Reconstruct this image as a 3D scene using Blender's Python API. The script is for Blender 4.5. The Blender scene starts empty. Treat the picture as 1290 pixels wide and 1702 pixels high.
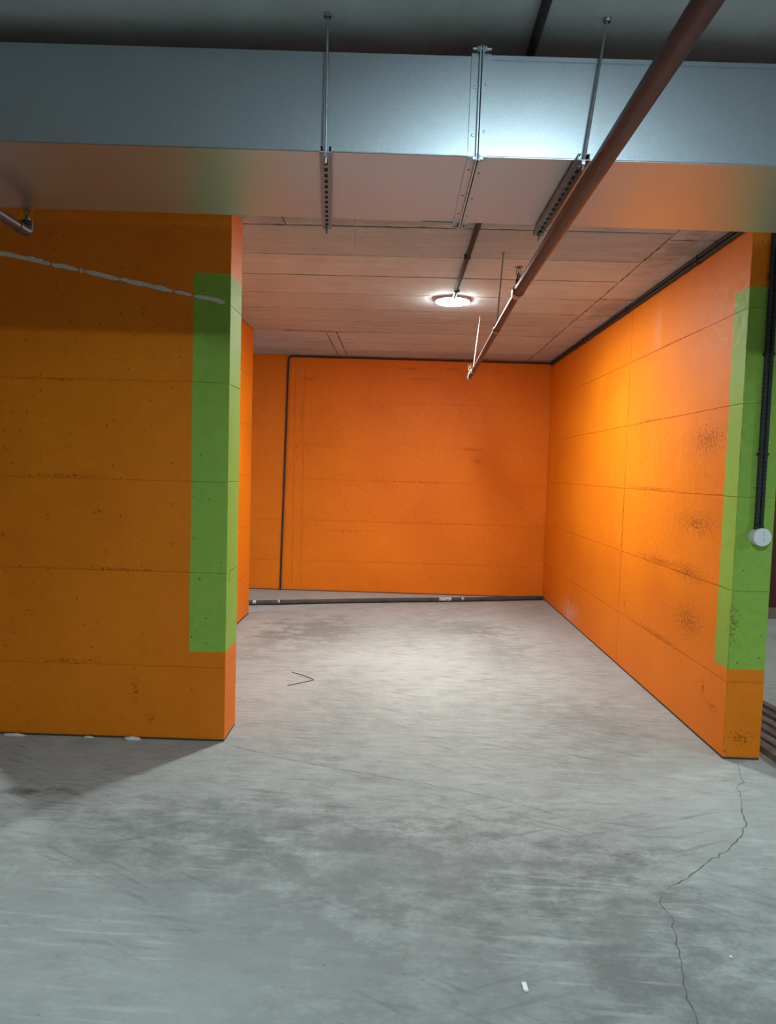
import bpy, bmesh, math, random
from mathutils import Vector, Matrix, noise

# ------------------------------------------------------------------ camera, light, exposure
SC = bpy.context.scene
COL = SC.collection
F_PX = 1153.53
cam_d = bpy.data.cameras.new('camera')
cam_d.sensor_fit = 'VERTICAL'; cam_d.sensor_height = 36.0
cam_d.lens = F_PX / 1702 * 36.0
cam_d.clip_start = 0.02
cam = bpy.data.objects.new('camera', cam_d); COL.objects.link(cam)
RX = Vector((0.99944575, 0.01705154, 0.02859095))
DN = Vector((0.02955548, -0.05928785, -0.9978033))
FW = Vector((-0.01531898, 0.99809528, -0.05975895))
m = Matrix((RX, -DN, -FW)).transposed().to_4x4(); m.translation = Vector((0, 0, 1.6))
cam.matrix_world = m
SC.camera = cam
w = bpy.data.worlds.new('world'); SC.world = w; w.use_nodes = True
w.node_tree.nodes['Background'].inputs[0].default_value = (0.6, 0.7, 0.8, 1)
w.node_tree.nodes['Background'].inputs[1].default_value = 0.0
SC.view_settings.view_transform = 'Standard'
SC.view_settings.look = 'None'
SC.view_settings.gamma = 1.0
SC.view_settings.use_curve_mapping = False
SC.view_settings.exposure = 0.0
SC.cycles.max_bounces = 7
SC.cycles.diffuse_bounces = 4
SC.cycles.glossy_bounces = 4
SC.cycles.use_adaptive_sampling = True
SC.cycles.adaptive_threshold = 0.08
SC.cycles.sample_clamp_indirect = 6.0
# brightness of the lamp diffusers (their builder is further down)
BAY_LAMP, AISLE_LAMP, LEFT_LAMP, RIGHT_LAMP = 660.0, 680.0, 580.0, 660.0
LAMP_COLOUR = (0.92, 1.0, 0.96, 1)
AISLE_COLOUR = (0.74, 0.95, 1.0, 1)

# measured set-out (metres; camera at 0,0,1.6 looking along +Y)
XR, XE = 1.902, 2.113            # right wall: bay face and far face
YF, YFB = 3.931, 4.20            # front and rear of the left front wall
XL, XLF = -0.975, -2.525         # its two ends
XS = -1.60                       # bay side wall
YS = 7.45                        # where the bay side wall stops
YB = 8.985                       # back wall
ZC = 3.046                       # ceiling
GT, GB = 2.671, 0.526            # green bands, top and bottom
LIFTS = [0.016, 0.443, 0.970, 1.507, 2.035, 2.555, ZC]
random.seed(7)

# ------------------------------------------------------------------ node helper
class N:
    def __init__(s, name):
        s.m = bpy.data.materials.new(name); s.m.use_nodes = True
        s.t = s.m.node_tree; s.t.nodes.clear()
        s.out = s.t.nodes.new('ShaderNodeOutputMaterial')
        s.b = s.t.nodes.new('ShaderNodeBsdfPrincipled')
        s.t.links.new(s.b.outputs[0], s.out.inputs[0])
    def put(s, sock, v):
        if isinstance(v, bpy.types.NodeSocket): s.t.links.new(v, sock)
        elif v is not None: sock.default_value = v
    def pos(s): return s.t.nodes.new('ShaderNodeNewGeometry').outputs['Position']
    def rnd(s): return s.t.nodes.new('ShaderNodeObjectInfo').outputs['Random']
    def math(s, op, a, b=None, clamp=False):
        n = s.t.nodes.new('ShaderNodeMath'); n.operation = op; n.use_clamp = clamp
        s.put(n.inputs[0], a); s.put(n.inputs[1], b); return n.outputs[0]
    def vec(s, op, a, b=None):
        n = s.t.nodes.new('ShaderNodeVectorMath'); n.operation = op
        s.put(n.inputs[0], a); s.put(n.inputs[1], b)
        return n.outputs['Value'] if op in ('LENGTH', 'DISTANCE', 'DOT_PRODUCT') else n.outputs[0]
    def noise(s, v, scale, detail=4, rough=0.55):
        n = s.t.nodes.new('ShaderNodeTexNoise'); s.put(n.inputs['Vector'], v)
        n.inputs['Scale'].default_value = scale; n.inputs['Detail'].default_value = detail
        n.inputs['Roughness'].default_value = rough; return n.outputs['Fac']
    def voro(s, v, scale):
        n = s.t.nodes.new('ShaderNodeTexVoronoi'); s.put(n.inputs['Vector'], v)
        n.inputs['Scale'].default_value = scale; return n.outputs['Distance'], n.outputs['Color']
    def ramp(s, v, lo, hi, a=0.0, b=1.0):
        n = s.t.nodes.new('ShaderNodeMapRange'); n.clamp = True
        s.put(n.inputs[0], v)
        for i, q in enumerate((lo, hi, a, b)): s.put(n.inputs[i + 1], q)
        return n.outputs[0]
    def mix(s, f, a, b, mode='MIX'):
        n = s.t.nodes.new('ShaderNodeMix'); n.data_type = 'RGBA'; n.blend_type = mode
        s.put(n.inputs[0], f); s.put(n.inputs[6], a); s.put(n.inputs[7], b); return n.outputs[2]
    def bump(s, h, strength=0.3, dist=0.004):
        n = s.t.nodes.new('ShaderNodeBump'); n.inputs['Strength'].default_value = strength
        n.inputs['Distance'].default_value = dist; s.put(n.inputs['Height'], h)
        s.t.links.new(n.outputs[0], s.b.inputs['Normal'])
    def spot(s, p, c, r, rag, soft=0.6):
        """a patch of wear or added tone: ellipsoid c, r with a ragged outline"""
        d = s.vec('LENGTH', s.vec('DIVIDE', s.vec('SUBTRACT', p, c), r))
        d = s.math('ADD', d, rag)
        return s.ramp(d, 1.0, 1.0 - soft, 0.0, 1.0)
    def set(s, **k):
        for a, v in k.items(): s.put(s.b.inputs[a.replace('_', ' ')], v)
        return s.m

def rgb(r, g, b): return (r, g, b, 1)

def simple(name, col, rough=0.5, metal=0.0, var=0.12, scale=30, bump=0.0):
    n = N(name); p = n.pos(); f = n.noise(p, scale, 3)
    c = n.mix(n.ramp(f, .3, .7), rgb(*[x * (1 - var) for x in col]), rgb(*[min(1, x * (1 + var)) for x in col]))
    if bump: n.bump(f, bump, .002)
    return n.set(Base_Color=c, Roughness=n.ramp(f, .2, .8, rough * .85, min(1, rough * 1.15)), Metallic=metal)

# ------------------------------------------------------------------ materials
def painted(name, base, greens=(), scars=(), pale=(), pit=1.0, thr=.75):
    n = N(name); p = n.pos()
    big = n.noise(p, 1.1, 2); fine = n.noise(p, 22, 3, .65); mid = n.noise(p, 5, 3)
    lo = rgb(base[0] * .88, base[1] * .80, base[2] * .7); hi = rgb(base[0] * 1.06, base[1] * 1.12, base[2] * 1.1)
    c = n.mix(n.ramp(n.math('ADD', n.math('MULTIPLY', big, .6), n.math('MULTIPLY', fine, .4)), .3, .7), lo, hi)
    wob = n.math('MULTIPLY', n.math('SUBTRACT', mid, .5), .006)
    for (a, b) in greens:
        ce = tuple((i + j) / 2 for i, j in zip(a, b)); ha = tuple((j - i) / 2 for i, j in zip(a, b))
        q = n.vec('SUBTRACT', n.vec('ABSOLUTE', n.vec('SUBTRACT', p, ce)), ha)
        sp = n.t.nodes.new('ShaderNodeSeparateXYZ'); n.put(sp.inputs[0], q)
        mx = n.math('ADD', n.math('MAXIMUM', n.math('MAXIMUM', sp.outputs[0], sp.outputs[1]), sp.outputs[2]), wob)
        g = n.mix(n.ramp(fine, .3, .7), rgb(.23, .41, .055), rgb(.28, .47, .072))
        c = n.mix(n.ramp(mx, .002, -.002), c, g)
    rag = n.math('MULTIPLY', n.math('SUBTRACT', n.noise(p, 60, 3, .75), .5), 4.5)
    rag2 = n.math('MULTIPLY', n.math('SUBTRACT', n.noise(p, 9, 3, .6), .5), 1.6) if pale else None
    # bug holes: sparse small pits, in drifts
    d1, k1 = n.voro(p, 24); d2, k2 = n.voro(p, 70)
    s1 = n.t.nodes.new('ShaderNodeSeparateColor'); n.put(s1.inputs[0], k1)
    s2 = n.t.nodes.new('ShaderNodeSeparateColor'); n.put(s2.inputs[0], k2)
    drift = n.noise(n.vec('ADD', p, (3.1, 7.7, 1.2)), 1.7, 1)
    h1 = n.math('MULTIPLY', n.ramp(d1, .17, .10), n.math('GREATER_THAN', s1.outputs[0], .80))
    h2 = n.math('MULTIPLY', n.ramp(d2, .26, .14), n.math('MULTIPLY', n.math('GREATER_THAN', s2.outputs[0], .70), n.ramp(drift, .52, .62)))
    hole = n.math('MULTIPLY', n.math('MAXIMUM', h1, h2), pit, True)
    sc = 0.0
    for cc, rr in scars:
        v = n.spot(p, cc, rr, n.math('ADD', rag, thr), .35)
        sc = v if sc == 0.0 else n.math('MAXIMUM', sc, v)
    if sc != 0.0: hole = n.math('MAXIMUM', hole, sc)
    c = n.mix(n.math('MULTIPLY', hole, .64), c, rgb(base[0] * .22, base[1] * .14, .004))
    for cc, rr, amt in pale:
        c = n.mix(n.math('MULTIPLY', n.spot(p, cc, rr, rag2, .9), amt), c, rgb(.62, .52, .45))
    n.bump(n.math('SUBTRACT', n.math('MULTIPLY', fine, .6), n.math('MULTIPLY', h1, 1.6)), .35, .005)
    n.b.inputs['Specular IOR Level'].default_value = .3
    return n.set(Base_Color=c, Roughness=n.ramp(fine, .3, .7, .5, .68))

ORANGE = (.80, .205, .003)
GREENS_L = [((-1.184, 3.85, GB), (-.90, 4.25, GT))]
GREENS_R = [((1.86, 3.85, GB), (2.2, 4.098, GT))]
M_LEFT = painted('orange_paint_left', ORANGE, GREENS_L,
                 [((-2.266, 3.93, 1.165), (.035, .1, .05)), ((-1.71, 3.93, 1.32), (.08, .1, .03)), ((-1.50, 3.93, .30), (.05, .1, .10)),
                  ((-1.65, 3.93, .99), (.5, .1, .022)), ((-1.9, 3.93, .45), (.5, .1, .02)), ((-1.9, 3.93, 1.52), (.45, .1, .02)), ((-1.4, 3.93, .12), (.06, .1, .05)), ((-1.95, 3.93, 2.06), (.4, .1, .02)),
                  ((-.97, 4.0, 1.0), (.05, .05, .16))])
M_RIGHT = painted('orange_paint_right', ORANGE, GREENS_R,
                  [((1.9, 5.0, 1.0), (.1, .95, .055)), ((1.9, 4.55, .99), (.1, .5, .10)), ((1.9, 4.5, .68), (.1, .45, .22)), ((1.9, 4.45, 1.32), (.1, .5, .14)), ((1.9, 4.35, 1.85), (.1, .45, .16)), ((1.9, 4.23, .32), (.1, .05, .10)), ((1.9, 4.10, .25), (.1, .13, .05)),
                   ((1.9, 5.3, 1.52), (.1, .9, .022)), ((1.9, 5.3, 2.04), (.1, .6, .02)), ((1.9, 5.0, .46), (.1, .85, .045)), ((1.9, 5.905, 1.2), (.1, .03, 1.2)), ((1.9, 5.0, 2.56), (.1, .9, .014)), ((1.9, 5.75, .55), (.1, .05, .09)),
                   ((1.92, 3.93, .80), (.055, .06, .20)), ((2.0, 3.93, .13), (.12, .06, .07))],
                  [((1.9, 7.55, .10), (.1, .45, .17), .45), ((1.9, 5.30, 2.72), (.1, .10, .22), .18)], pit=1.3, thr=.68)
M_BACK = painted('orange_paint_back', (.76, .178, .003), (),
                 [((.1, 8.98, 2.91), (.28, .1, .045)), ((.62, 8.98, 2.91), (.22, .1, .04)), ((1.2, 8.98, 2.9), (.14, .1, .03)), ((.25, 8.98, 2.78), (.5, .1, .03)),
                  ((.9, 8.98, 1.90), (.3, .1, .05)), ((-.6, 8.98, .80), (.7, .1, .02)), ((.3, 8.98, 1.46), (1.5, .1, .014)), ((.5, 8.98, .93), (1.3, .1, .013)), ((-1.28, 8.98, 2.3), (.03, .1, .6)), ((-1.2, 8.98, 2.75), (.25, .1, .06)), ((1.0, 8.98, 1.75), (.12, .1, .07))], pit=1.2, thr=.72)
M_SIDE = painted('orange_paint_side', ORANGE)
M_RED = painted('dark_red_wall', (.045, .008, .007))  # one even, very dark red for the right bay's back wall

def concrete(name, dark, light, warm=0.0, streak=None, spots=(), pale=(), rough=.75, perobj=0.0, scuffs=()):
    n = N(name); p = n.pos()
    a = n.noise(p, .8, 3, .6); b = n.noise(p, 5.5, 5, .68); c3 = n.noise(p, 40, 2, .7)
    f = n.math('ADD', n.math('MULTIPLY', a, .36), n.math('MULTIPLY', b, .42)); f = n.math('ADD', f, n.math('MULTIPLY', c3, .22))
    hgt = n.math('ADD', n.math('MULTIPLY', b, .6), n.math('MULTIPLY', c3, .4))
    if streak:
        st = n.noise(n.vec('MULTIPLY', p, streak), 1.0, 3, .6)
        f = n.math('ADD', n.math('MULTIPLY', f, .72), n.math('MULTIPLY', st, .28))
        hgt = n.math('ADD', n.math('MULTIPLY', b, .6), n.math('MULTIPLY', st, .6))
    if perobj:
        f = n.math('ADD', f, n.math('MULTIPLY', n.math('SUBTRACT', n.rnd(), .5), perobj))
    c = n.mix(n.ramp(f, .34, .64), rgb(*dark), rgb(*light))
    rag = n.math('MULTIPLY', n.math('SUBTRACT', n.noise(n.vec('MULTIPLY', p, (1, 1.5, 1)), 4.5, 5, .78), .5), 4.2)
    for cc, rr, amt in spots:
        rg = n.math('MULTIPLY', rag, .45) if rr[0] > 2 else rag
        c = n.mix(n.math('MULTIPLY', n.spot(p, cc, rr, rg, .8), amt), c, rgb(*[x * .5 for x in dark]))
    for cc, rr, amt in pale:
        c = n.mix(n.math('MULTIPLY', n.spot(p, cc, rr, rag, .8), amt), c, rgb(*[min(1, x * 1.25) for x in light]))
    for ang, thr, amt, k in scuffs:
        mp = n.t.nodes.new('ShaderNodeMapping'); n.put(mp.inputs[0], p)
        mp.inputs['Rotation'].default_value = (0, 0, ang); mp.inputs['Location'].default_value = (k, -k, 0)
        q = n.noise(n.vec('MULTIPLY', mp.outputs[0], (3.0, 32.0, 1.0)), 1.0, 1, .6)
        area = n.ramp(n.noise(n.vec('ADD', p, (k, k, 0)), 1.3, 1), .48, .62)
        f2 = n.math('MULTIPLY', n.math('MULTIPLY', n.ramp(q, thr, thr + .10), area), abs(amt))
        c = n.mix(f2, c, rgb(*[x * .55 for x in dark]) if amt > 0 else rgb(*[min(1, x * 1.35) for x in light]))
    # small dark specks
    d1, k1 = n.voro(n.vec('MULTIPLY', p, (1, 1.6, 1)), 16)
    s1 = n.t.nodes.new('ShaderNodeSeparateColor'); n.put(s1.inputs[0], k1)
    sp = n.math('MULTIPLY', n.ramp(d1, .14, .06), n.math('GREATER_THAN', s1.outputs[0], .86))
    c = n.mix(n.math('MULTIPLY', sp, .45), c, rgb(*[x * .35 for x in dark]))
    n.bump(hgt, .30, .006)
    return n.set(Base_Color=c, Roughness=n.ramp(b, .3, .7, rough * .85, min(1, rough * 1.1)))

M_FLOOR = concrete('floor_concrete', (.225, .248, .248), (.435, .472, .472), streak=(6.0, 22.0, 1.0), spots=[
    ((.2, 1.4, 0), (4.5, 2.1, .2), .62), ((-.75, 6.75, 0), (.55, .75, .2), .55), ((-1.15, 6.3, 0), (.3, .7, .2), .35), ((.75, 7.1, 0), (.5, .45, .2), .5), ((.95, 6.1, 0), (.35, .9, .2), .4),  # first spot: aisle dirt, deepened in colour to tone down the lamp light
    ((-.35, 4.6, 0), (.35, .9, .2), .30), ((.05, 2.75, 0), (1.0, .45, .2), .30), ((.88, 2.4, 0), (.4, .5, .2), .35), ((1.0, 2.1, 0), (.35, .2, .2), .3),
    ((-.6, 3.0, 0), (.9, .3, .2), .30), ((.62, 2.8, 0), (.5, .3, .2), .25), ((-.3, 2.3, 0), (.5, .25, .2), .2), ((-1.75, 3.25, 0), (.14, .05, .1), .9), ((1.25, 4.3, 0), (.5, .8, .2), .3)],
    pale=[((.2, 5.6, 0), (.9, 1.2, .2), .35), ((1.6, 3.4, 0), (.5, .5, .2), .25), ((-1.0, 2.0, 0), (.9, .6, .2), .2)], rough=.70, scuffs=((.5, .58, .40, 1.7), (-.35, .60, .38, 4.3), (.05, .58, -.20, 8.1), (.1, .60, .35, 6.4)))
M_CEIL = concrete('ceiling_concrete', (.35, .355, .355), (.56, .57, .565), streak=(1.2, 14.0, 1.0), rough=.85, perobj=.16,
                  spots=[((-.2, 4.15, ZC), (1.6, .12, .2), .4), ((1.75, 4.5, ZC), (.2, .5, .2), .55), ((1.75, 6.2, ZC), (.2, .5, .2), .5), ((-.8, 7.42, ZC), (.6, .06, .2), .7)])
M_SLAB = concrete('slab_concrete', (.40, .41, .40), (.62, .63, .62), streak=(1.0, 5.0, 1.0), rough=.85)
M_JOINT = simple('joint_shade_brown', (.12, .10, .085), .9, bump=.3)  # joint shade as colour; also the own tone of plinth and lid marks
M_BASE = simple('base_gap_shade', (.05, .045, .04), .95)  # shade of the gap at the wall foot, put into the colour
M_CRACK = simple('crack_dark', (.10, .10, .095), .95, scale=60)
M_PLASTER = simple('plaster', (.62, .62, .58), .85, scale=40, bump=.4)

def galvanised():
    n = N('galvanised_steel'); p = n.pos()
    d, k = n.voro(p, 220); s = n.t.nodes.new('ShaderNodeSeparateColor'); n.put(s.inputs[0], k)
    f = n.noise(p, 2.0, 4); g = n.noise(n.vec('MULTIPLY', p, (30, 30, 300)), 1, 4)
    c = n.mix(s.outputs[0], rgb(.46, .53, .60), rgb(.52, .59, .65))
    c = n.mix(n.ramp(f, .35, .7, 0, .25), c, rgb(.44, .46, .46))
    n.bump(n.math('ADD', n.math('MULTIPLY', s.outputs[1], .25), n.math('MULTIPLY', n.noise(p, 2.0, 2), 1.2)), .05, .006)
    r = n.math('ADD', n.ramp(s.outputs[0], 0, 1, .34, .39), n.math('MULTIPLY', g, .05))
    return n.set(Base_Color=c, Metallic=1.0, Roughness=r)
M_GALV = galvanised()
M_ZINC = simple('zinc_plated_steel', (.46, .48, .50), .38, 1.0, scale=50)
M_REDPIPE = simple('red_oxide_pipe_paint', (.070, .030, .036), .45, scale=18)
M_BLACK = simple('black_plastic_conduit', (.022, .023, .028), .75, scale=40)
M_STRUT = simple('dull_zinc_strut', (.26, .265, .28), .5, .85, scale=60)
M_WHITEPL = simple('white_plastic', (.74, .78, .80), .4, scale=10, var=.03)
M_BRASS = simple('dull_brass', (.36, .30, .20), .4, 1.0)
M_OLDPIPE = simple('dirty_grey_pipe', (.050, .045, .042), .75, scale=9, var=.45, bump=.3)
M_STEELBAR = simple('rusty_brown_steel', (.20, .17, .155), .55, .4, scale=12, var=.4)
M_WIRE = simple('rusty_wire', (.05, .045, .042), .6, .3)
M_HOLESHADE = simple('recess_shade', (.02, .02, .022), .8)

def emitter(name, col, strength):
    n = N(name); n.set(Base_Color=(.9, .9, .9, 1), Roughness=.4)
    n.b.inputs['Emission Color'].default_value = col; n.b.inputs['Emission Strength'].default_value = strength
    return n.m

# ------------------------------------------------------------------ mesh helpers
def link(name, me, mat, parent=None, smooth=False):
    o = bpy.data.objects.new(name, me); COL.objects.link(o)
    if mat: me.materials.clear(); me.materials.append(mat)
    if smooth:
        for p in me.polygons: p.use_smooth = True
    if parent: o.parent = parent
    return o
def from_bm(name, bm, mat, parent=None, smooth=False, angle=None):
    bmesh.ops.recalc_face_normals(bm, faces=bm.faces)
    me = bpy.data.meshes.new(name); bm.to_mesh(me); bm.free()
    o = link(name, me, mat, parent, smooth)
    if angle:
        for p in me.polygons: p.use_smooth = True
        me.set_sharp_from_angle(angle=math.radians(angle))
    return o
def box(bm, a, b, bevel=0.0):
    r = bmesh.ops.create_cube(bm, size=1.0)
    vs = r['verts']
    for v in vs:
        v.co = Vector([(a[i] + b[i]) / 2 + v.co[i] * (b[i] - a[i]) for i in range(3)])
    if bevel:
        es = list({e for v in vs for e in v.link_edges})
        bmesh.ops.bevel(bm, geom=es, offset=bevel, segments=2, affect='EDGES')
    return bm
def boxes(name, lst, mat, parent=None, bevel=0.0):
    bm = bmesh.new()
    for a, b in lst: box(bm, a, b, bevel)
    return from_bm(name, bm, mat, parent)
def tube(bm, pts, rad, seg=12, caps=True):
    """sweep rings along pts; rad is a number or list"""
    pts = [Vector(p) for p in pts]; rings = []
    up = None
    for i, p in enumerate(pts):
        t = (pts[min(i + 1, len(pts) - 1)] - pts[max(i - 1, 0)]).normalized()
        if up is None: up = Vector((0, 0, 1)) if abs(t.z) < .9 else Vector((1, 0, 0))
        a = (up - t * up.dot(t)).normalized(); bb = t.cross(a); up = a
        r = rad[i] if isinstance(rad, (list, tuple)) else rad
        rings.append([bm.verts.new(p + (a * math.cos(k * 2 * math.pi / seg) + bb * math.sin(k * 2 * math.pi / seg)) * r) for k in range(seg)])
    for i in range(len(rings) - 1):
        for k in range(seg):
            bm.faces.new((rings[i][k], rings[i][(k + 1) % seg], rings[i + 1][(k + 1) % seg], rings[i + 1][k]))
    if caps:
        bm.faces.new(rings[0][::-1]); bm.faces.new(rings[-1])
    return bm
def tube_obj(name, pts, rad, mat, parent=None, seg=12, angle=40):
    return from_bm(name, tube(bmesh.new(), pts, rad, seg), mat, parent, angle=angle)
def lathe(name, prof, mat, parent=None, seg=32, at=(0, 0, 0), axis='Z', angle=35):
    bm = bmesh.new(); rings = []
    def put(r, h, k):
        c, s = r * math.cos(k * 2 * math.pi / seg), r * math.sin(k * 2 * math.pi / seg)
        v = (c, s, h) if axis == 'Z' else (c, h, s) if axis == 'Y' else (h, c, s)
        return bm.verts.new(Vector(at) + Vector(v))
    for r, h in prof: rings.append([put(max(r, 1e-4), h, k) for k in range(seg)])
    for i in range(len(rings) - 1):
        for k in range(seg): bm.faces.new((rings[i][k], rings[i][(k + 1) % seg], rings[i + 1][(k + 1) % seg], rings[i + 1][k]))
    bm.faces.new(rings[0]); bm.faces.new(rings[-1][::-1])
    return from_bm(name, bm, mat, parent, angle=angle)
def hexnut(bm, c, r, h, axis='Z'):
    t = Vector((0, 0, 1)) if axis == 'Z' else Vector((0, 1, 0))
    tube(bm, [Vector(c) - t * h / 2, Vector(c) + t * h / 2], r, 6)
def smoothpath(pts, r=.06, n=5):
    """round the corners of a polyline"""
    pts = [Vector(p) for p in pts]; out = [pts[0]]
    for a, b, c in zip(pts, pts[1:], pts[2:]):
        d1 = min(r, (a - b).length * .45); d2 = min(r, (c - b).length * .45)
        s = b + (a - b).normalized() * d1; e = b + (c - b).normalized() * d2
        for i in range(n + 1):
            t = i / n; out.append(s * (1 - t) ** 2 + b * 2 * t * (1 - t) + e * t * t)
    return out + [pts[-1]]
def resample(pts, step):
    out = [pts[0]]
    for a, b in zip(pts, pts[1:]):
        k = max(1, int((b - a).length / step))
        out += [a.lerp(b, i / k) for i in range(1, k + 1)]
    return out
def corrugated(bm, pts, r, step=.0055):
    pp = resample(pts, step)
    return tube(bm, pp, [r * (1.0 if i % 2 else .84) for i in range(len(pp))], 10)

def empty(name, loc=(0, 0, 0)):
    o = bpy.data.objects.new(name, None); o.location = loc; o.empty_display_size = .1; COL.objects.link(o); return o
def tag(o, label, cat, group=None):
    o['label'] = label; o['category'] = cat
    if group: o['group'] = group
    return o
def structure(o, label):
    o['kind'] = 'structure'; o['label'] = label; return o
def under(root, objs=None):
    """parts were modelled in world space: keep them there under a moved root"""
    bpy.context.view_layer.update()
    for c in root.children: c.matrix_parent_inverse = Matrix.Translation(-root.location)

# ragged-edged cast panel, standing proud of a wall core
def panel(name, poly, frame, depth, mat, parent, inset=.0016, jit=.0016, step=.05, lift=0.0, tilt=0.0):
    o, u, v, nrm = [Vector(x) for x in frame]
    cx = sum(p[0] for p in poly) / len(poly); cy = sum(p[1] for p in poly) / len(poly)
    pts = []
    for (a, b) in zip(poly, poly[1:] + poly[:1]):
        L = math.hypot(b[0] - a[0], b[1] - a[1]); k = max(1, int(L / step))
        nx, ny = -(b[1] - a[1]) / L, (b[0] - a[0]) / L
        if nx * (cx - a[0]) + ny * (cy - a[1]) < 0: nx, ny = -nx, -ny
        for i in range(k):
            t = i / k
            e = inset if i else 0
            j = 0 if i == 0 else abs(random.gauss(0, jit))
            if i and random.random() < .05: j += random.random() * jit * 3
            px, py = a[0] + (b[0] - a[0]) * t + nx * (e + j), a[1] + (b[1] - a[1]) * t + ny * (e + j)
            if i == 0:
                px += (cx - px) / max(1e-6, abs(cx - px)) * inset; py += (cy - py) / max(1e-6, abs(cy - py)) * inset
            pts.append((px, py))
    bm = bmesh.new()
    tx, ty = random.uniform(-1, 1) * tilt, random.uniform(-1, 1) * tilt
    def P(p, d): return o + u * p[0] + v * p[1] + nrm * d
    top = [bm.verts.new(P(p, depth + lift + (tx if p[0] > cx else -tx) + (ty if p[1] > cy else -ty))) for p in pts]
    bot = [bm.verts.new(P(p, -.002)) for p in pts]
    bm.faces.new(top)
    for i in range(len(pts)):
        j = (i + 1) % len(pts); bm.faces.new((top[i], bot[i], bot[j], top[j]))
    return from_bm(name, bm, mat, parent)
def rect(x0, y0, x1, y1): return [(x0, y0), (x1, y0), (x1, y1), (x0, y1)]
D = .004

# ------------------------------------------------------------------ the setting
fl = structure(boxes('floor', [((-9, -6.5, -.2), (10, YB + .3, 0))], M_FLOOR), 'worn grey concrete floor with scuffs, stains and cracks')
ce = structure(boxes('ceiling', [((-9, -6.5, ZC + D), (10, YB + .3, ZC + .25))], M_SLAB), 'raw board-marked concrete ceiling')

# cracks: thin dark ribbons just above the floor
def crack(pts, w0, w1, seed):
    random.seed(seed)
    P = resample([Vector((x, y, 0)) for x, y in pts], .03); bm = bmesh.new(); prev = None
    for i, p in enumerate(P):
        t = (P[min(i + 1, len(P) - 1)] - P[max(0, i - 1)]).normalized(); nn = Vector((-t.y, t.x, 0))
        wv = (w0 + (w1 - w0) * i / (len(P) - 1)) * random.uniform(.2, 1.1) * .75
        c = p + nn * random.gauss(0, .0035)
        a = bm.verts.new(c + nn * wv + Vector((0, 0, .0005))); b = bm.verts.new(c - nn * wv + Vector((0, 0, .0005)))
        if prev: bm.faces.new((prev[0], prev[1], b, a))
        prev = (a, b)
    from_bm('crack', bm, M_CRACK, fl)
crack([(-.957, 3.894), (-.671, 3.757), (-.391, 3.654), (-.015, 3.537), (.338, 3.427), (.593, 3.312), (.812, 3.186)], .0038, .0020, 1)
crack([(1.95, 3.849), (1.876, 3.631), (1.80, 3.56), (1.794, 3.50), (1.716, 3.323), (1.669, 3.187), (1.581, 3.052), (1.472, 2.946), (1.295, 2.805), (1.196, 2.714), (1.10, 2.64)], .0028, .0042, 2)
crack([(1.064, 2.60), (1.027, 2.545), (1.037, 2.477), (1.02, 2.376), (.975, 2.224), (.936, 2.064), (.929, 1.966), (.90, 1.7)], .003, .0045, 3)
crack([(.95, 2.93), (1.02, 2.88), (1.08, 2.86)], .003, .002, 4)
random.seed(11)

# cast strips of the bay ceiling, each a board of its own
CF = ((0, 0, ZC + D), (1, 0, 0), (0, 1, 0), (0, 0, -1))
boxes('joint_shade_bed', [((-4.3, 3.58, ZC + D - .0008), (XR, YB, ZC + D + .01))], M_JOINT, ce)  # dark backing sheet: shade of the grooves put into colour
ys = [3.60, 4.225, 4.79, 5.285, 5.82, 6.38, 6.885, 7.42, 8.03, 8.52, YB]
for i, (a, b) in enumerate(zip(ys, ys[1:])):
    cuts = [-1.6 if b < 7.45 else -4.2, 1.59]
    if i == 0: cuts = [-2.5, -.724, 1.59]
    if i >= 7: cuts = [-4.2, -.825, -.715, 1.59]
    if i == 7: cuts = [-4.2, 1.59]
    if i >= 7 and i < 8: cuts = [-4.2, -.825, -.715, 1.59]
    for c0, c1 in zip(cuts, cuts[1:]):
        panel('ceiling_board', rect(c0, a, c1, b), CF, D, M_CEIL, ce, .0028, .0042, .04, random.uniform(-.002, .0015), .0008)
for a, b in ((3.60, 4.345), (4.345, 5.80), (5.80, 6.90), (6.90, 7.9), (7.9, YB)):
    panel('ceiling_board', rect(1.59, a, XR + .01, b), CF, D, M_CEIL, ce, .0028, .0042, .04, random.uniform(-.002, .0015), .0008)

# left front wall
wl = structure(boxes('wall_left_front', [((XLF + D, YF + D, 0), (XL - D, YFB, ZC + D))], M_LEFT), 'orange concrete wall left of the bay with a green corner band')
FL = ((0, YF + D, 0), (1, 0, 0), (0, 0, 1), (0, -1, 0))
zl = [.011, .433, .984, 1.505, 2.065]
for a, b in zip(zl, zl[1:]):
    panel('wall_panel', rect(XLF, a, XL, b), FL, D, M_LEFT, wl, .0012, .0014)
def zs(x): return 2.511 + (x + 1.0) * (2.755 - 2.511) / (-2.276 + 1.0)
panel('wall_panel', [(XLF, 2.065), (XL, 2.065), (XL, zs(XL) - .004), (XLF, zs(XLF) - .004)], FL, D, M_LEFT, wl, .0012, .002)
panel('wall_panel', [(XLF, zs(XLF) + .004), (XL, zs(XL) + .004), (XL, ZC), (XLF, ZC)], FL, D, M_LEFT, wl, .0012, .002)
FE = ((XL - D, 0, 0), (0, 1, 0), (0, 0, 1), (1, 0, 0))
ze = [.011, .445, .990, 1.51, 2.06, 2.50, ZC]
for a, b in zip(ze, ze[1:]):
    panel('wall_panel', rect(YF + .001, a, YFB, b), FE, D, M_LEFT, wl, .0008, .0016)
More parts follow.
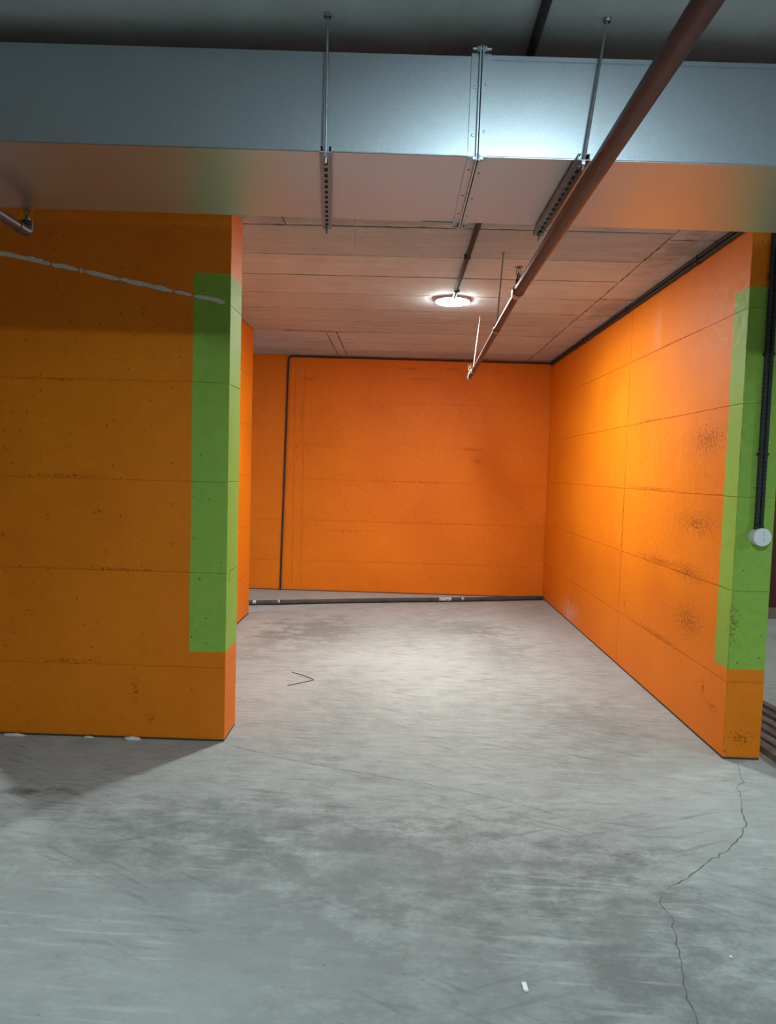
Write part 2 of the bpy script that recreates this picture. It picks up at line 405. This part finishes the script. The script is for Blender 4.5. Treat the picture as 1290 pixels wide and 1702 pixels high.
# bare plaster scar along the slanting joint, in ragged pieces
def scar(x0, x1, hw):
    pts_t, pts_b = [], []
    k = max(4, int((x1 - x0) / .025))
    for i in range(k + 1):
        x = x0 + (x1 - x0) * i / k; e = min(1, 9 * min(i, k - i) / k + .45)
        pts_t.append((x, zs(x) + hw * e * random.uniform(.5, 1.15))); pts_b.append((x, zs(x) - hw * e * random.uniform(.5, 1.15)))
    bm = bmesh.new()
    y = YF - .0015
    t = [bm.verts.new((x, y, z)) for x, z in pts_t]; b = [bm.verts.new((x, y, z)) for x, z in pts_b]
    t2 = [bm.verts.new((x, YF + .001, z)) for x, z in pts_t]; b2 = [bm.verts.new((x, YF + .001, z)) for x, z in pts_b]
    for i in range(k):
        bm.faces.new((b[i], b[i + 1], t[i + 1], t[i])); bm.faces.new((t[i], t[i + 1], t2[i + 1], t2[i])); bm.faces.new((b[i + 1], b[i], b2[i], b2[i + 1]))
    o = from_bm('plaster_scar', bm, M_PLASTER, wl); o['label'] = 'pale bare plaster along a slanting joint'
for a, b, h in ((-2.52, -1.992, .017), (-1.984, -1.832, .014), (-1.826, -1.80, .013), (-1.794, -1.60, .013), (-1.598, -1.30, .014), (-1.292, -1.19, .010), (-1.178, -1.005, .014)): scar(a, b, h)

# bay side wall on the left
ws = structure(boxes('wall_left', [((XS - .2, YFB, 0), (XS - D, YS, ZC + D))], M_SIDE), 'brightly lit orange side wall behind the left front wall')
FS = ((XS - D, 0, 0), (0, 1, 0), (0, 0, 1), (1, 0, 0))
for a, b in zip(LIFTS, LIFTS[1:]):
    for y0, y1 in ((YFB + .002, 5.9), (5.9, YS)):
        panel('wall_panel', rect(y0, a, y1, b), FS, D, M_SIDE, ws, .001, .0012)

# right wall
wr = structure(boxes('wall_right', [((XR + D, YF + D, 0), (XE - D, YB + .1, ZC + D))], M_RIGHT), 'pitted orange concrete wall on the right with a green front edge')
FR = ((XR + D, 0, 0), (0, 1, 0), (0, 0, 1), (-1, 0, 0))
zr = [.013, .450, .975, 1.507, 2.030, 2.555, ZC]
for a, b in zip(zr, zr[1:]):
    for y0, y1 in ((YF + .001, 5.90), (5.90, YB)):
        panel('wall_panel', rect(y0, a, y1, b), FR, D, M_RIGHT, wr, .0012, .0018, .04)
FRE = ((0, YF + D, 0), (1, 0, 0), (0, 0, 1), (0, -1, 0))
for a, b in zip(zr, zr[1:]):
    panel('wall_panel', rect(XR, a, XE, b), FRE, D, M_RIGHT, wr, .0008, .0016, .03)
FRR = ((XE - D, 0, 0), (0, 1, 0), (0, 0, 1), (1, 0, 0))
for a, b in zip(zr, zr[1:]):
    panel('wall_panel', rect(YF + .001, a, 8.1, b), FRR, D, M_RIGHT, wr, .0012, .0016)

# back wall
wb = structure(boxes('wall_back', [((-9, YB + D, 0), (XR + .1, YB + .25, ZC + D))], M_BACK), 'orange concrete back wall of the bay with faint cast joints')
FB = ((0, YB + D, 0), (1, 0, 0), (0, 0, 1), (0, -1, 0))
zb = [.014, .400, .926, 1.456, 1.913, 2.46, ZC]
for x0, x1 in ((-4.4, -1.372), (-1.372, -1.255), (-1.255, XR)):
    zz = zb if x1 - x0 > .3 else [.01, 1.456, ZC]
    for a, b in zip(zz, zz[1:]):
        panel('wall_panel', rect(x0, a, x1, b), FB, D, M_BACK, wb, .0018, .0016)

for par, a, b in ((wl, (XLF, YF + .0015, 0), (XL - .0015, YFB, .009)), (ws, (XS - .1, YFB, 0), (XS - .0015, YS, .012)),
                  (wr, (XR + .0015, YF + .0015, 0), (XE - .0015, YB, .010)), (wb, (-4.4, YB + .0015, 0), (XR, YB + .05, .010))):
    boxes('base_shade_strip', [(a, b)], M_BASE, par)  # dark strip paints in the shade under the wall panels

# neighbouring bays and the far side of the aisle, out of frame but closing the place
structure(boxes('wall_far_left', [((-9.2, -6.5, 0), (-9, YB + .3, ZC + .2))], M_SIDE), 'orange end wall beyond the left bay')
structure(boxes('wall_far_right', [((10, -6.5, 0), (10.2, YB + .3, ZC + .2))], M_SIDE), 'orange end wall beyond the right bay')
structure(boxes('wall_opposite', [((-9, -6.7, 0), (10, -6.5, ZC + .2))], M_SLAB), 'bare concrete wall across the driving aisle')
structure(boxes('wall_back_right', [((XE, 8.11, .13), (10, 8.3, ZC + D))], M_RED), 'dark red wall at the back of the right bay')
structure(boxes('baseboard_right', [((XE, 8.09, 0), (10, 8.3, .13))], M_JOINT), 'dark brown plinth at the foot of the red wall')

# ------------------------------------------------------------------ ventilation duct
DX0, DX1, DJ = -4.5, 5.2, .222
DY0, DY1, DZ0, DZ1 = 2.333, 2.938, 2.630, 2.946
duct = tag(empty('ventilation_duct', (DJ, DY0, DZ0)), 'long rectangular galvanised steel air duct hung under the ceiling', 'duct')
boxes('duct_section', [((DX0, DY0, DZ0), (DJ - .003, DY1, DZ1))], M_GALV, duct, .003)
boxes('duct_section', [((DJ + .003, DY0, DZ0), (DX1, DY1, DZ1))], M_GALV, duct, .003)
boxes('seam_lip', [((DX0, DY0 - .004, DZ0), (DJ - .03, DY0 + .001, DZ0 + .014))], M_GALV, duct, .0015)
boxes('seam_lip', [((DJ + .03, DY0 - .004, DZ1 - .014), (DX1, DY0 + .001, DZ1 + .002))], M_GALV, duct, .0015)
boxes('seam_lip', [((DJ - .16, DY1 - .004, DZ0 - .003), (DJ - .02, DY1 + .002, DZ0 + .001))], M_ZINC, duct)
for s in (-1, 1):
    x0, x1 = sorted((DJ + s * .003, DJ + s * .032))
    xf0, xf1 = sorted((DJ + s * .002, DJ + s * .007))
    g = .006
    fr = boxes('flange', [((x0, DY0 - g, DZ0 - g), (x1, DY0 + .001, DZ1 + g)), ((x0, DY0 - g, DZ0 - g), (x1, DY1 + g, DZ0 + .001)), ((x0, DY1 - .001, DZ0 - g), (x1, DY1 + g, DZ1 + g)), ((x0, DY0 - g, DZ1 - .001), (x1, DY1 + g, DZ1 + g)),
                          ((xf0, DY0 - .022, DZ0 - .022), (xf1, DY0, DZ1 + .022)), ((xf0, DY0 - .022, DZ0 - .022), (xf1, DY1 + .022, DZ0)), ((xf0, DY1, DZ0 - .022), (xf1, DY1 + .022, DZ1 + .022)), ((xf0, DY0, DZ1), (xf1, DY1, DZ1 + .022))], M_GALV, duct, .0008)
    for z in (DZ0 + .07, DZ0 + .22):
        lathe('screw', [(.0001, -.0035), (.004, -.003), (.005, 0), (.005, .002)], M_ZINC, fr, 10, (DJ + s * .019, DY0 - g, z + s * .006), 'Y')
    for y in (DY0 + .10, DY0 + .32, DY0 + .50):
        lathe('screw', [(.0001, -.0035), (.004, -.003), (.005, 0), (.005, .002)], M_ZINC, fr, 10, (DJ + s * .019, y + s * .012, DZ0 - g), 'Z')
for (y, z) in ((DY0 - .014, DZ0 - .014), (DY0 - .014, DZ1 + .014), (DY1 + .014, DZ0 - .014)):
    bm = bmesh.new(); tube(bm, [(DJ - .03, y, z), (DJ + .03, y, z)], .0045, 8)
    tube(bm, [(DJ - .016, y, z), (DJ - .008, y, z)], .009, 6); tube(bm, [(DJ + .008, y, z), (DJ + .016, y, z)], .009, 6)
    from_bm('corner_bolt', bm, M_ZINC, duct)
under(duct)
duct.rotation_euler = (0, .0083, .004)

# ------------------------------------------------------------------ trapeze hangers under the duct
def hanger(front, back, top_f, label, mirror=1):
    fx, fy = front; bx, by = back
    root = tag(empty('trapeze_hanger', (fx, fy, 2.60)), label, 'hanger', 'hangers carrying the air duct')
    dv = Vector((bx - fx, by - fy, 0)); L = dv.length; dv.normalize(); sd = Vector((dv.y, -dv.x, 0))
    zt = DZ0 - .004 + (-.0083) * (fx - DJ); hw, h = .0195, .021; o = Vector((fx, fy, zt - h)) - dv * .012
    L += .04
    def bx_(bm, a, b):   # box in strut axes: along, side, up
        r = bmesh.ops.create_cube(bm, size=1.0)
        for v in r['verts']:
            q = [(a[i] + b[i]) / 2 + v.co[i] * (b[i] - a[i]) for i in range(3)]
            v.co = o + dv * q[0] + sd * q[1] + Vector((0, 0, q[2]))
    t = .0025
    bm = bmesh.new()
    for s in (-1, 1):
        a, b = sorted((s * hw, s * (hw - t))); bx_(bm, (0, a, 0), (L, b, h))
        a, b = sorted((s * hw, s * .010)); bx_(bm, (0, a, h - t), (L, b, h))
        a, b = sorted((s * (hw - t), s * .006)); bx_(bm, (0, a, 0), (L, b, t))
    x = 0.0
    while x < L:
        bx_(bm, (x, -.006, 0), (min(L, x + .020), .006, t)); x += .048
    from_bm('strut', bm, M_STRUT, root)
    bm = bmesh.new(); bx_(bm, (.05, -.012, t * 1.2), (L - .03, .012, h - t * 1.3)); from_bm('strut_shade_fill', bm, M_HOLESHADE, root)  # solid dark fill stands in for the shade inside the channel
    for k, (px, py, tp) in enumerate(((fx, fy, top_f), (bx, by, (bx, by)))):
        r = tube_obj('threaded_rod', [(px, py, zt - .05), (tp[0], tp[1], ZC + .01)], .0042, M_ZINC, root, 8)
        bm = bmesh.new(); hexnut(bm, (px, py, zt - h - .006), .0095, .010); hexnut(bm, (px, py, zt - h - .0005), .013, .002)
        from_bm('nut', bm, M_ZINC, r)
        lathe('anchor', [(.0001, -.006), (.011, -.006), (.013, -.002), (.013, .006)], M_ZINC, r, 12, (tp[0], tp[1], ZC - .002))
    under(root); return root
hanger((-.268, 2.290), (-.335, 2.962), (-.273, 2.303), 'slotted steel hanger with vertical rod left of the duct joint')
hanger((.556, 2.292), (.549, 2.964), (.616, 2.301), 'slotted steel hanger with leaning rod beside the red pipe')
hanger((-2.6, 2.292), (-2.6, 2.964), (-2.6, 2.300), 'slotted steel hanger under the far left end of the duct')
hanger((2.6, 2.292), (2.6, 2.964), (2.6, 2.300), 'slotted steel hanger under the far right end of the duct')

# ------------------------------------------------------------------ sprinkler pipes
def sprinkler(parent, at, s=1.0, mat=None):
    x, y, z = at; mat = mat or M_BRASS
    h = lathe('sprinkler_head', [(.012, 0), (.013, .012 * s), (.010, .014 * s), (.010, .022 * s), (.006, .026 * s), (.004, .034 * s), (.0025, .036 * s)], mat, parent, 14, at)
    bm = bmesh.new()
    for sg in (-1, 1):
        tube(bm, [(x + sg * .009, y, z + .020 * s), (x + sg * .013, y, z + .034 * s), (x + sg * .010, y, z + .050 * s), (x, y, z + .056 * s)], .0022, 6)
    tube(bm, [(x, y, z + .034 * s), (x, y, z + .056 * s)], .0022, 6)
    from_bm('frame_arm', bm, mat, h)
    bm = bmesh.new()   # toothed deflector
    n = 24; rr = [(.0225 if k % 2 else .018) for k in range(n)]
    t = [bm.verts.new((x + rr[k] * math.cos(k * math.tau / n), y + rr[k] * math.sin(k * math.tau / n), z + .058 * s)) for k in range(n)]
    b = [bm.verts.new((x + rr[k] * math.cos(k * math.tau / n), y + rr[k] * math.sin(k * math.tau / n), z + .0565 * s)) for k in range(n)]
    bm.faces.new(t); bm.faces.new(b[::-1])
    for k in range(n): bm.faces.new((t[k], b[k], b[(k + 1) % n], t[(k + 1) % n]))
    from_bm('deflector', bm, mat, h)
PZ = 2.548
sp = tag(empty('sprinkler_pipe', (.58, -1.0, PZ)), 'dark red sprinkler pipe running from above into the bay', 'pipe')
tube_obj('pipe_run', [(.578, -6.4, PZ), (.582, 1.5, PZ), (.588, 3.70, PZ)], .0295, M_REDPIPE, sp, 24)
tube_obj('narrow_pipe_run', [(.588, 3.66, PZ), (.668, 7.02, PZ)], .0205, M_REDPIPE, sp, 20)
fit = tube_obj('reducer', [(.587, 3.655, PZ), (.588, 3.70, PZ), (.589, 3.735, PZ), (.5895, 3.75, PZ)], [.034, .034, .027, .026], M_ZINC, sp, 20)
tube_obj('outlet', [(.588, 3.69, PZ + .02), (.588, 3.69, PZ + .062)], .015, M_REDPIPE, sp, 14)
sprinkler(sp, (.588, 3.69, PZ + .055), 1.25)
tube_obj('elbow', smoothpath([(.667, 6.97, PZ), (.669, 7.05, PZ), (.669, 7.05, PZ + .05)], .03), .025, M_ZINC, sp, 16)
sprinkler(sp, (.669, 7.05, PZ + .048), 1.5)
under(sp)
def pipe_hanger(x, y, top, r, label):
    root = tag(empty('pipe_hanger', (x, y, PZ)), label, 'hanger', 'rod hangers carrying the red pipe')
    rod = tube_obj('threaded_rod', [(x, y, PZ + r + .012), top], .005, M_ZINC, root, 8)
    bm = bmesh.new(); pts = []
    for k in range(25):
        a = k * math.tau / 24
        pts.append((x + (r + .003) * math.sin(a), y, PZ + (r + .003) * math.cos(a)))
    n = 24
    ring = [[bm.verts.new((x + rr * math.sin(k * math.tau / n), y + dy, PZ + rr * math.cos(k * math.tau / n))) for k in range(n)] for rr, dy in ((r + .0005, -.012), (r + .004, -.012), (r + .004, .012), (r + .0005, .012))]
    for i in range(4):
        for k in range(n): bm.faces.new((ring[i][k], ring[i][(k + 1) % n], ring[(i + 1) % 4][(k + 1) % n], ring[(i + 1) % 4][k]))
    from_bm('clamp_ring', bm, M_ZINC, root)
    bm = bmesh.new(); hexnut(bm, (x, y, PZ + r + .014), .010, .018); from_bm('nut', bm, M_ZINC, root)
    lathe('anchor', [(.0001, -.006), (.010, -.006), (.012, -.002), (.012, .004)], M_ZINC, root, 12, (top[0], top[1], ZC - .002))
    under(root)
pipe_hanger(.611, 4.653, (.637, 4.653, ZC), .0205, 'rod hanger holding the red pipe midway into the bay')
pipe_hanger(.657, 6.554, (.702, 6.554, ZC), .0205, 'rod hanger near the far end of the red pipe')
pipe_hanger(.580, .40, (.580, .40, ZC), .0295, 'rod hanger on the red pipe over the driving aisle')
sl = tag(empty('sprinkler_pipe', (-1.58, 2.9, PZ)), 'short dark red pipe end with sprinkler at far left under the duct', 'pipe')
tube_obj('pipe_run', [(-1.585, -6.4, PZ), (-1.582, 2.875, PZ)], .0215, M_REDPIPE, sl, 20)
tube_obj('elbow', smoothpath([(-1.582, 2.85, PZ), (-1.582, 2.93, PZ), (-1.582, 2.93, PZ + .045)], .03), .024, M_REDPIPE, sl, 16)
sprinkler(sl, (-1.582, 2.965 - .035, PZ + .040), .9)
under(sl)

# ------------------------------------------------------------------ ceiling lamps
def lamp(at, strength, col, label):
    x, y, z = at
    root = tag(empty('ceiling_lamp', at), label, 'lamp', 'round ceiling lamps')
    lathe('housing', [(.10, 0), (.145, -.002), (.147, -.010), (.145, -.020), (.141, -.021)], M_WHITEPL, root, 40, at)
    lathe('diffuser', [(.1405, -.0205), (.137, -.025), (.12, -.028), (.08, -.031), (.04, -.0325), (.0001, -.033)], emitter('lamp_diffuser', col, strength), root, 24, at, angle=80)
    lathe('cable_gland', [(.012, 0), (.012, -.03)], M_BLACK, root, 12, (x, y - .155, z))
    under(root)
LY = 5.92
lamp((.400, LY, ZC), BAY_LAMP, LAMP_COLOUR, 'lit round white ceiling lamp inside the parking bay')
lamp((-4.60, LY, ZC), LEFT_LAMP, LAMP_COLOUR, 'lit round ceiling lamp in the bay to the left')
lamp((6.2, 5.5, ZC), RIGHT_LAMP, LAMP_COLOUR, 'lit round ceiling lamp in the bay to the right')
lamp((.60, .30, ZC), AISLE_LAMP, AISLE_COLOUR, 'lit round ceiling lamp above the driving aisle')
lamp((6.0, .80, ZC), AISLE_LAMP, AISLE_COLOUR, 'lit round ceiling lamp above the aisle farther right')
# dark conduit feeding the lamps
lc = tag(empty('lamp_conduit', (.40, 2.2, ZC)), 'straight dark conduit on the ceiling leading to the bay lamp', 'conduit')
tube_obj('conduit_tube', [(.43, .48, ZC - .017), (.402, 2.2, ZC - .017), (.412, 4.1, ZC - .017), (.402, LY - .14, ZC - .017)], .0155, M_BLACK, lc, 14)
for y in (1.5, 3.2, 4.7, 5.55):
    boxes('saddle', [((.385, y - .008, ZC - .035), (.427, y + .008, ZC - .0005))], M_BLACK, lc, .003)
under(lc)

# ------------------------------------------------------------------ wall conduits and junction box
r = .0125
def conduit(pts, label, clips, ends=()):
    o = tag(empty('cable_conduit', pts[0]), label, 'conduit', 'black cable conduits')
    from_bm('conduit_tube', corrugated(bmesh.new(), smoothpath(pts, .05, 6), r, .012), M_BLACK, o, smooth=True)
    for a, b in clips: boxes('clip', [(a, b)], M_BLACK, o, .003)
    under(o)
yb_, xr_, yf_ = YB - .016, XR - .016, YF - .016
conduit([(-1.518, yb_, 0), (-1.480, yb_, 2.2), (-1.468, yb_, ZC - .020), (XR - .002, yb_, ZC - .028)], 'black conduit rising up the back wall and along its top edge',
        [((x - .010, YB - .032, z - .010), (x + .010, YB, z + .010)) for x, z in ((-1.503, .9), (-1.485, 1.95), (-.8, ZC - .024), (.3, ZC - .026), (1.3, ZC - .027))])
conduit([(xr_, YB - .032, ZC - .020), (xr_, YF + .004, ZC - .016)], 'upper black conduit along the top of the right wall', [((XR - .032, y - .008, ZC - .032), (XR, y + .008, ZC - .004)) for y in (4.6, 6.0, 7.4)])
conduit([(xr_, YB - .032, ZC - .048), (xr_, YF + .004, ZC - .044)], 'lower black conduit along the top of the right wall', [((XR - .032, y - .008, ZC - .058), (XR, y + .008, ZC - .034)) for y in (4.6, 6.0, 7.4)])
conduit([(2.0075, yf_, ZC - .002), (2.0075, yf_, 1.357)], 'left of two black conduits down the green wall end to the junction box', [((1.990, YF - .032, q - .006), (2.0195, YF, q + .006)) for q in (1.75, 2.30, 2.72)])
conduit([(2.0345, yf_, ZC - .002), (2.0345, yf_, 1.357)], 'right of two black conduits down the green wall end to the junction box', [((2.0205, YF - .032, q - .006), (2.050, YF, q + .006)) for q in (1.75, 2.30, 2.72)])
jb = tag(empty('junction_box', (2.022, YF, 1.289)), 'round white junction box on the green end of the right wall', 'box')
lathe('box_body', [(.046, 0), (.047, -.01), (.046, -.052)], M_WHITEPL, jb, 32, (2.020, YF, 1.289), 'Y')
lid = lathe('lid', [(.050, -.050), (.0505, -.056), (.0495, -.064), (.047, -.066), (.0001, -.0665)], M_WHITEPL, jb, 36, (2.021, YF, 1.289), 'Y')
for k in range(4):
    boxes('lid_mark', [((2.0245, YF - .0675, 1.289 + .0275 - k * .0165), (2.0275, YF - .0655, 1.289 + .0335 - k * .0165))], M_JOINT, lid)
for dx in (-.013, .013): lathe('cable_gland', [(.014, .035), (.015, .045), (.014, .062), (.010, .066)], M_BLACK, jb, 14, (2.021 + dx, YF - .018, 1.289))
lathe('blank_gland', [(.012, .040), (.013, .052), (.011, .060)], M_WHITEPL, jb, 14, (2.020, YF - .030, 1.289), 'X')
under(jb)

# ------------------------------------------------------------------ things on the floor
fp = tag(empty('floor_pipe', (.1, 8.4, 0)), 'long dirty grey pipe lying across the floor before the back wall', 'pipe')
A, B = Vector((-3.2, 7.55, .028)), Vector((1.875, 8.83, .028))
pp = [A.lerp(B, i / 40) + Vector((0, .012 * math.sin(i * .35), 0)) for i in range(41)]
tube_obj('pipe_body', pp, .028, M_OLDPIPE, fp, 14)
for t0, t1, off in ((.275, .285, 0), (.305, .312, 0), (.735, .765, 0), (.79, .797, 0), (.36, .364, 0)):
    bm = bmesh.new(); k0, k1 = t0 * 40, t1 * 40
    def at(k):
        i = min(39, int(k)); return pp[i].lerp(pp[i + 1], k - i)
    n = 5; rows = []
    for i in range(n):
        c = at(k0 + (k1 - k0) * i / (n - 1)); row = []
        for j in range(5):
            a = math.radians(100 + j * 22 + random.uniform(-6, 6)); row.append(bm.verts.new(c + Vector((0, math.cos(a), math.sin(a))) * .0287))
        rows.append(row)
    for i in range(n - 1):
        for j in range(4): bm.faces.new((rows[i][j], rows[i][j + 1], rows[i + 1][j + 1], rows[i + 1][j]))
    from_bm('plaster_splash', bm, M_PLASTER, fp)
under(fp)
bars = [(2.205, 4.15, .06), (2.285, 4.25, .11), (2.37, 4.4, .13), (2.455, 4.52, .14), (2.545, 4.66, .15), (2.63, 4.80, .16)]
names = ['nearest to the wall', 'second from the wall', 'third from the wall', 'fourth from the wall', 'fifth from the wall', 'farthest from the wall']
for (x, y, s), nm in zip(bars, names):
    yb = min(y + (x - 2.135 - .035) / s, 6.4); d = Vector((-s, 1, 0))
    a = Vector((x, y, 0)) - d * 1.9; b = Vector((x, y, 0)) + d * (yb - y)
    o = tag(empty('steel_bar', (x, y, 0)), 'brown hollow steel bar on the floor behind the right wall, ' + nm, 'bar', 'steel bars behind the right wall')
    dn = d.normalized(); sd = Vector((dn.y, -dn.x, 0)); bm = bmesh.new()
    prof = [(-.030, .0), (.030, .0), (.030, .040), (-.030, .040)]; inn = [(-.027, .003), (.027, .003), (.027, .037), (-.027, .037)]
    R = [[bm.verts.new(p + sd * q[0] + Vector((0, 0, q[1]))) for q in pr] for p in (a, b) for pr in (prof, inn)]
    for i in range(4):
        j = (i + 1) % 4
        bm.faces.new((R[0][i], R[0][j], R[2][j], R[2][i])); bm.faces.new((R[1][i], R[1][j], R[3][j], R[3][i]))
        bm.faces.new((R[0][i], R[0][j], R[1][j], R[1][i])); bm.faces.new((R[2][i], R[2][j], R[3][j], R[3][i]))
    from_bm('bar_tube', bm, M_STEELBAR, o); under(o)
wire = tube_obj('bent_wire', smoothpath([(-.794, 5.332, .003), (-.690, 5.250, .006), (-.600, 5.152, .004), (-.69, 5.07, .005), (-.778, 4.999, .003)], .02, 4), .0026, M_WIRE, None, 8)
tag(wire, 'thin dark wire bent into a V on the bay floor', 'wire')
def lump(loc, s, label, seed):
    bm = bmesh.new(); bmesh.ops.create_icosphere(bm, subdivisions=2, radius=1)
    for v in bm.verts:
        n = noise.noise(v.co * 1.6 + Vector((seed, 0, 0)))
        v.co = Vector((v.co.x * s[0], v.co.y * s[1], v.co.z * s[2])) * (1 + .35 * n)
    zmin = min(v.co.z for v in bm.verts)
    for v in bm.verts: v.co.z = max(v.co.z - zmin - s[2] * .5, 0)
    o = from_bm('plaster_lump', bm, M_PLASTER, smooth=True); o.location = loc; tag(o, label, 'debris', 'plaster crumbs along the left wall')
lump((-1.505, 3.905, 0), (.052, .016, .014), 'largest pale plaster crumb at the foot of the left wall', 1)
lump((-1.76, 3.912, 0), (.030, .010, .010), 'middle pale plaster crumb at the foot of the left wall', 2)
lump((-2.20, 3.910, 0), (.075, .012, .010), 'long pale plaster crumb at the left picture edge by the wall', 3)
ch = boxes('paper_scrap', [((-.0075, -.019, 0), (.0075, .019, .007))], M_WHITEPL, None, .002)
ch.location = (.438, 2.082, 0); ch.rotation_euler = (0, 0, .04)
tag(ch, 'small white scrap on the floor close to the camera', 'debris')
for k, (x, y) in enumerate(((1.16, 2.26), (-.30, 2.78))):
    bm = bmesh.new(); bmesh.ops.create_icosphere(bm, subdivisions=1, radius=.006)
    for v in bm.verts: v.co.z = max(0, v.co.z * .7 + .002); v.co.x *= random.uniform(.8, 1.4)
    o = from_bm('pebble', bm, M_PLASTER); o.location = (x, y, 0); tag(o, ('tiny pale pebble right of the floor crack', 'tiny pale pebble on the open floor left of centre')[k], 'pebble')

stub = tag(empty('rod_stub', (-.300, 4.10, ZC)), 'short pale rod stub hanging from the ceiling right of the first hanger', 'rod')
tube_obj('rod', [(-.300, 4.10, ZC + .002), (-.301, 4.10, ZC - .155)], .0032, M_PLASTER, stub, 8)
lathe('anchor', [(.0001, -.004), (.008, -.004), (.010, 0), (.010, .003)], M_ZINC, stub, 10, (-.300, 4.10, ZC - .001))
under(stub)
